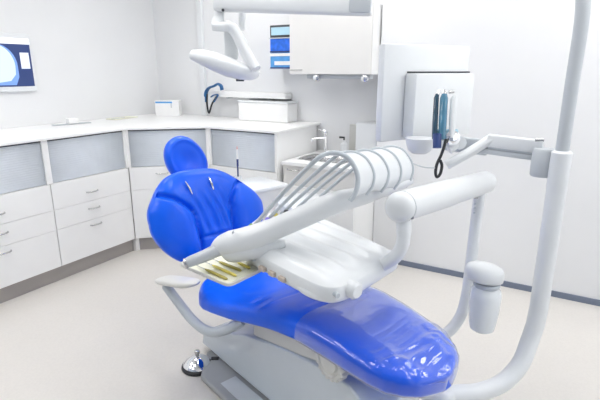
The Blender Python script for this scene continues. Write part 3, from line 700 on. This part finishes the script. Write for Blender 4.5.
# grip handle at the left end
MB().tube([(-1.215, 1.227, 0.842), (-1.209, 1.232, 0.845), (-1.166, 1.275, 0.864), (-1.126, 1.317, 0.886)], [.018, .021, .024, .026], 14).build('grip', M['lgrey'], ic)
MB().lathe((-1.215, 1.227, 0.842), V((-1.215, 1.227, 0.842))-V((-1.166, 1.275, 0.864)), [(.021, 0), (.021, .008), (.012, .012)], 16).build('grip_cap', M['steel'], ic)
# five hose arms
ARCS = [
    [(-1.104, 1.498, 0.922), (-0.973, 1.470, 1.056), (-0.849, 1.432, 1.172), (-0.749, 1.391, 1.257), (-0.722, 1.413, 1.277), (-0.690, 1.432, 1.280), (-0.656, 1.447, 1.264), (-0.631, 1.452, 1.231), (-0.617, 1.448, 1.195), (-0.617, 1.435, 1.156), (-0.631, 1.417, 1.123)],
    [(-1.068, 1.549, 0.944), (-0.944, 1.534, 1.065), (-0.826, 1.510, 1.171), (-0.731, 1.483, 1.249), (-0.704, 1.505, 1.267), (-0.672, 1.524, 1.270), (-0.637, 1.540, 1.255), (-0.612, 1.545, 1.225), (-0.598, 1.542, 1.192), (-0.599, 1.530, 1.155), (-0.613, 1.512, 1.125)],
    [(-1.028, 1.604, 0.966), (-0.913, 1.601, 1.075), (-0.802, 1.591, 1.171), (-0.712, 1.576, 1.242), (-0.685, 1.598, 1.261), (-0.652, 1.618, 1.264), (-0.617, 1.633, 1.248), (-0.592, 1.638, 1.218), (-0.578, 1.636, 1.185), (-0.579, 1.623, 1.148), (-0.593, 1.606, 1.118)],
    [(-0.978, 1.652, 0.988), (-0.878, 1.666, 1.085), (-0.780, 1.674, 1.172), (-0.700, 1.677, 1.236), (-0.672, 1.699, 1.255), (-0.639, 1.719, 1.258), (-0.604, 1.735, 1.242), (-0.578, 1.740, 1.212), (-0.564, 1.737, 1.177), (-0.565, 1.725, 1.140), (-0.579, 1.707, 1.109)],
    [(-0.900, 1.712, 1.033), (-0.824, 1.739, 1.110), (-0.749, 1.762, 1.179), (-0.686, 1.779, 1.230), (-0.658, 1.802, 1.250), (-0.625, 1.822, 1.253), (-0.589, 1.838, 1.237), (-0.563, 1.843, 1.204), (-0.549, 1.840, 1.169), (-0.550, 1.827, 1.130), (-0.563, 1.809, 1.098)],
]
for i, a in enumerate(ARCS):
    ha = MB().tube(smoothpath(a, 6), .0085 if i == 0 else .0072, 10).build('hose_arm', M['grey'], ic)
    if i < 4:
        b = ARCS[i+1]
        p0 = smoothpath([V(p) for p in a[4:]], 5); p1 = smoothpath([V(p) for p in b[4:]], 5)
        rows = []; cm = sum(p0, V())/len(p0); cn = sum(p1, V())/len(p1)
        for f, q in ((.03, .99), (.15, .94), (.35, .90), (.6, .89), (.85, .92), (.97, .97)):
            c_ = cm.lerp(cn, f); rows.append([c_+(x.lerp(y, f)-c_)*q for x, y in zip(p0, p1)])
        MB().quadgrid(rows).build('hose_band', M['white'], ic, solid=.006)
# bracketed instrument tray on the console's left
tr = thing('instrument_tray', 'shallow white tray under the console nose holding yellow instruments', 'tray', (-1.132, 1.331, 0.800))
tw, ts, te, tn = [V(p) for p in ((-1.311, 1.273, 0.800), (-1.007, 1.218, 0.800), (-0.983, 1.418, 0.800), (-1.290, 1.476, 0.800))]
def quad_at(s, z):
    c = (tw+ts+te+tn)/4; pts = []
    P4 = [tw, ts, te, tn]
    for i in range(4):
        p, n_, q = P4[i-1], P4[i], P4[(i+1) % 4]
        r_ = .03
        a = n_+(p-n_).normalized()*r_; b = n_+(q-n_).normalized()*r_
        for k in range(6):
            t_ = k/5; pts.append((1-t_)**2*a+2*t_*(1-t_)*n_+t_*t_*b)
    return [V((c.x+(p.x-c.x)*s, c.y+(p.y-c.y)*s, z)) for p in pts]
rows = [quad_at(.93, .787), quad_at(1.0, .793), quad_at(1.0, .804), quad_at(.97, .806), quad_at(.90, .797), quad_at(.88, .794), quad_at(.05, .794)]
MB().quadgrid(rows, True, True, True).build('tray_pan', M['cream'], tr)
rows = [quad_at(.86, .795), quad_at(.86, .7965), quad_at(.02, .7965)]
MB().quadgrid(rows, True, True, True).build('tray_liner', M['paleyel'], tr, smooth=False)
MB().tube([(-1.073, 1.436, 0.800), (-1.025, 1.412, 0.848)], .018, 10).build('tray_bracket', M['white'], tr)
def tool(name, lab, p, q, r, m, cat='instrument'):
    p, q = V(p), V(q); d_ = q-p
    t = thing(name, lab, cat, p, 'instruments in the tray')
    MB().tube([p, p+d_*.05, p+d_*.55, p+d_*.62, p+d_*.7], [r*.6, r, r, r*.8, r*.4], 10).build('handle', m, t)
    MB().tube([p+d_*.7, p+d_*.9, q], [r*.4, r*.3, r*.2], 8).build('tip', M['steel'], t)
zt2 = .803
tool('dental_probe', 'yellow handled instrument lying nearest the front edge of the tray', (-1.047, 1.256, 0.803), (-1.236, 1.297, 0.803), .006, M['olive'])
tool('dental_probe', 'bright yellow instrument second from the front of the tray', (-1.037, 1.297, 0.803), (-1.240, 1.342, 0.803), .006, M['yellow'])
tool('dental_probe', 'pale olive instrument behind the bright yellow one in the tray', (-1.049, 1.344, 0.803), (-1.236, 1.381, 0.803), .006, M['olive'])
tool('dental_probe', 'yellow instrument partly under the console nose in the tray', (-1.033, 1.381, 0.803), (-1.148, 1.414, 0.803), .006, M['yellow'])
# handpieces standing at the console's far left edge, below the hose arms
hp = [((255, 225), (243, 233), 1.95, 'green', 'handpiece with a green ring at the left end of the hose arms'),
      ((268, 219), (262, 224), 1.93, 'violet', 'handpiece with a violet ring beside the blue backrest'),
      ((277, 214), (271, 221), 1.93, 'yellow', 'handpiece with a yellow ring below the hose arms'),
      ((286, 205), (284, 219), 1.93, 'dark', 'dark tipped upright handpiece, rightmost below the hose arms')]
for (a, b, tt, ring, lab) in hp:
    pass
HPT = [((-1.092, 1.526, 0.951), (-1.111, 1.466, 0.913), 'green', 'handpiece with a green ring at the left end of the hose arms'),
       ((-1.058, 1.565, 0.976), (-1.044, 1.513, 0.936), 'violet', 'handpiece with a violet ring beside the blue backrest'),
       ((-1.038, 1.596, 0.998), (-1.030, 1.537, 0.949), 'yellow', 'handpiece with a yellow ring below the hose arms'),
       ((-1.005, 1.631, 1.011), (-0.993, 1.571, 0.950), 'dark', 'dark ringed upright handpiece, rightmost below the hose arms')]
for p, q, ring, lab in HPT:
    p, q = V(p), V(q)
    t = thing('dental_handpiece', lab, 'handpiece', q, 'handpieces below the hose arms')
    MB().tube([p, p.lerp(q, .4), q], [.006, .009, .011], 12).build('body', M['white'], t)
    MB().tube([p.lerp(q, .45), p.lerp(q, .7)], [.012, .013], 12).build('ring', M[ring], t)

# ------------------------------------------------------------------ behind the chair: small cart, stool
ct = thing('instrument_cart', 'small white cart behind the right side of the backrest', 'cart', (-1.86, 2.62, 0))
cx, cy = -1.92, 2.66
RC = Matrix.Rotation(math.radians(-19), 3, 'Z')
MB().box((cx, cy, .44), (.30, .30, .62), R=RC, bev=.012).build('cabinet_body', M['lam'], ct)
MB().box((cx, cy, .765), (.34, .34, .03), R=RC, bev=.012).build('top', M['white'], ct)
MB().tube([V((cx, cy, .78))+RC@V((.15, -.155, -.05)), V((cx, cy, .78))+RC@V((.15, -.175, -.06)), V((cx, cy, .78))+RC@V((.15, -.175, -.16)), V((cx, cy, .78))+RC@V((.15, -.155, -.17))], .007, 8).build('handle', M['grey'], ct)
MB().box((cx, cy, .10), (.26, .26, .06), R=RC, bev=.01).build('plinth', M['lgrey'], ct)
for sx in (-.11, .11):
    for sy in (-.11, .11):
        p = V((cx, cy, .036))+RC@V((sx, sy, 0)); MB().cyl(p-V((.014, 0, 0)), p+V((.014, 0, 0)), .035, 16, .004).build('castor', M['black'], ct)
pr = thing('slim_brush', 'thin upright brush with pink tip and navy grip behind the backrest', 'brush', (cx-.11, cy-.1, .78))
b0_ = V((cx-.105, cy-.06, .7815))
MB().tube([b0_, b0_+ZZ*.12], .0055, 8).build('grip', M['navy'], pr)
MB().tube([b0_+ZZ*.12, b0_+ZZ*.17], .0075, 8).build('ferrule', M['navy'], pr)
MB().tube([b0_+ZZ*.17, b0_+ZZ*.24], .0065, 8).build('stem', M['paper'], pr)
MB().tube([b0_+ZZ*.24, b0_+ZZ*.26], [.0065, .003], 8).build('tip', M['pink'], pr)
cup = MB().lathe(b0_-ZZ*.001, (0, 0, 1), [(.02, 0), (.024, .002), (.026, .05), (.022, .05), (.018, .004)], 20).build('small_cup', M['white'])
tag(cup, 'tiny white cup holding the thin brush', 'cup')
st = thing('stool', 'round white stool standing behind the instrument hoses', 'stool', (-1.45, 2.45, 0))
sx, sy = -1.47, 2.60
MB().lathe((sx, sy, .66), (0, 0, 1), [(.10, 0), (.17, .006), (.19, .03), (.185, .06), (.15, .078), (.02, .082)], 36).build('seat', M['white'], st)
MB().lathe((sx, sy, .60), (0, 0, 1), [(.05, 0), (.13, .035), (.15, .058)], 28).build('seat_pan', M['grey'], st)
MB().lathe((sx, sy, .06), (0, 0, 1), [(.03, 0), (.03, .25), (.02, .26), (.02, .54)], 18).build('column', M['chrome'], st)
for k in range(5):
    a = 2*PI*k/5+.3; e = V((sx+.24*math.cos(a), sy+.24*math.sin(a), .075))
    MB().tube([V((sx, sy, .10)), e], [.026, .016], 10).build('foot_arm', M['steel'], st)
    MB().cyl(e-V((0, 0, .047))-V((.012, 0, 0)), e-V((0, 0, .047))+V((.012, 0, 0)), .027, 16, .004).build('castor', M['black'], st)

# ------------------------------------------------------------------ light, camera, view
w = bpy.data.worlds.new('daylight'); bpy.context.scene.world = w; w.use_nodes = True
bg = w.node_tree.nodes['Background']; bg.inputs['Color'].default_value = (.93, .965, 1, 1); bg.inputs['Strength'].default_value = 1.05
cam = bpy.data.cameras.new('camera'); cam.lens = 471.57/600*36; cam.sensor_width = 36; cam.clip_start = .05
co = bpy.data.objects.new('camera', cam); col.objects.link(co)
co.location = (0, 0, 1.55); co.rotation_euler = (math.radians(90-15.35), 0, math.radians(30.26))
sc_ = bpy.context.scene; sc_.camera = co
sc_.view_settings.view_transform = 'Standard'; sc_.view_settings.look = 'None'; sc_.view_settings.gamma = 1
sc_.view_settings.use_curve_mapping = False; sc_.view_settings.exposure = 0.62
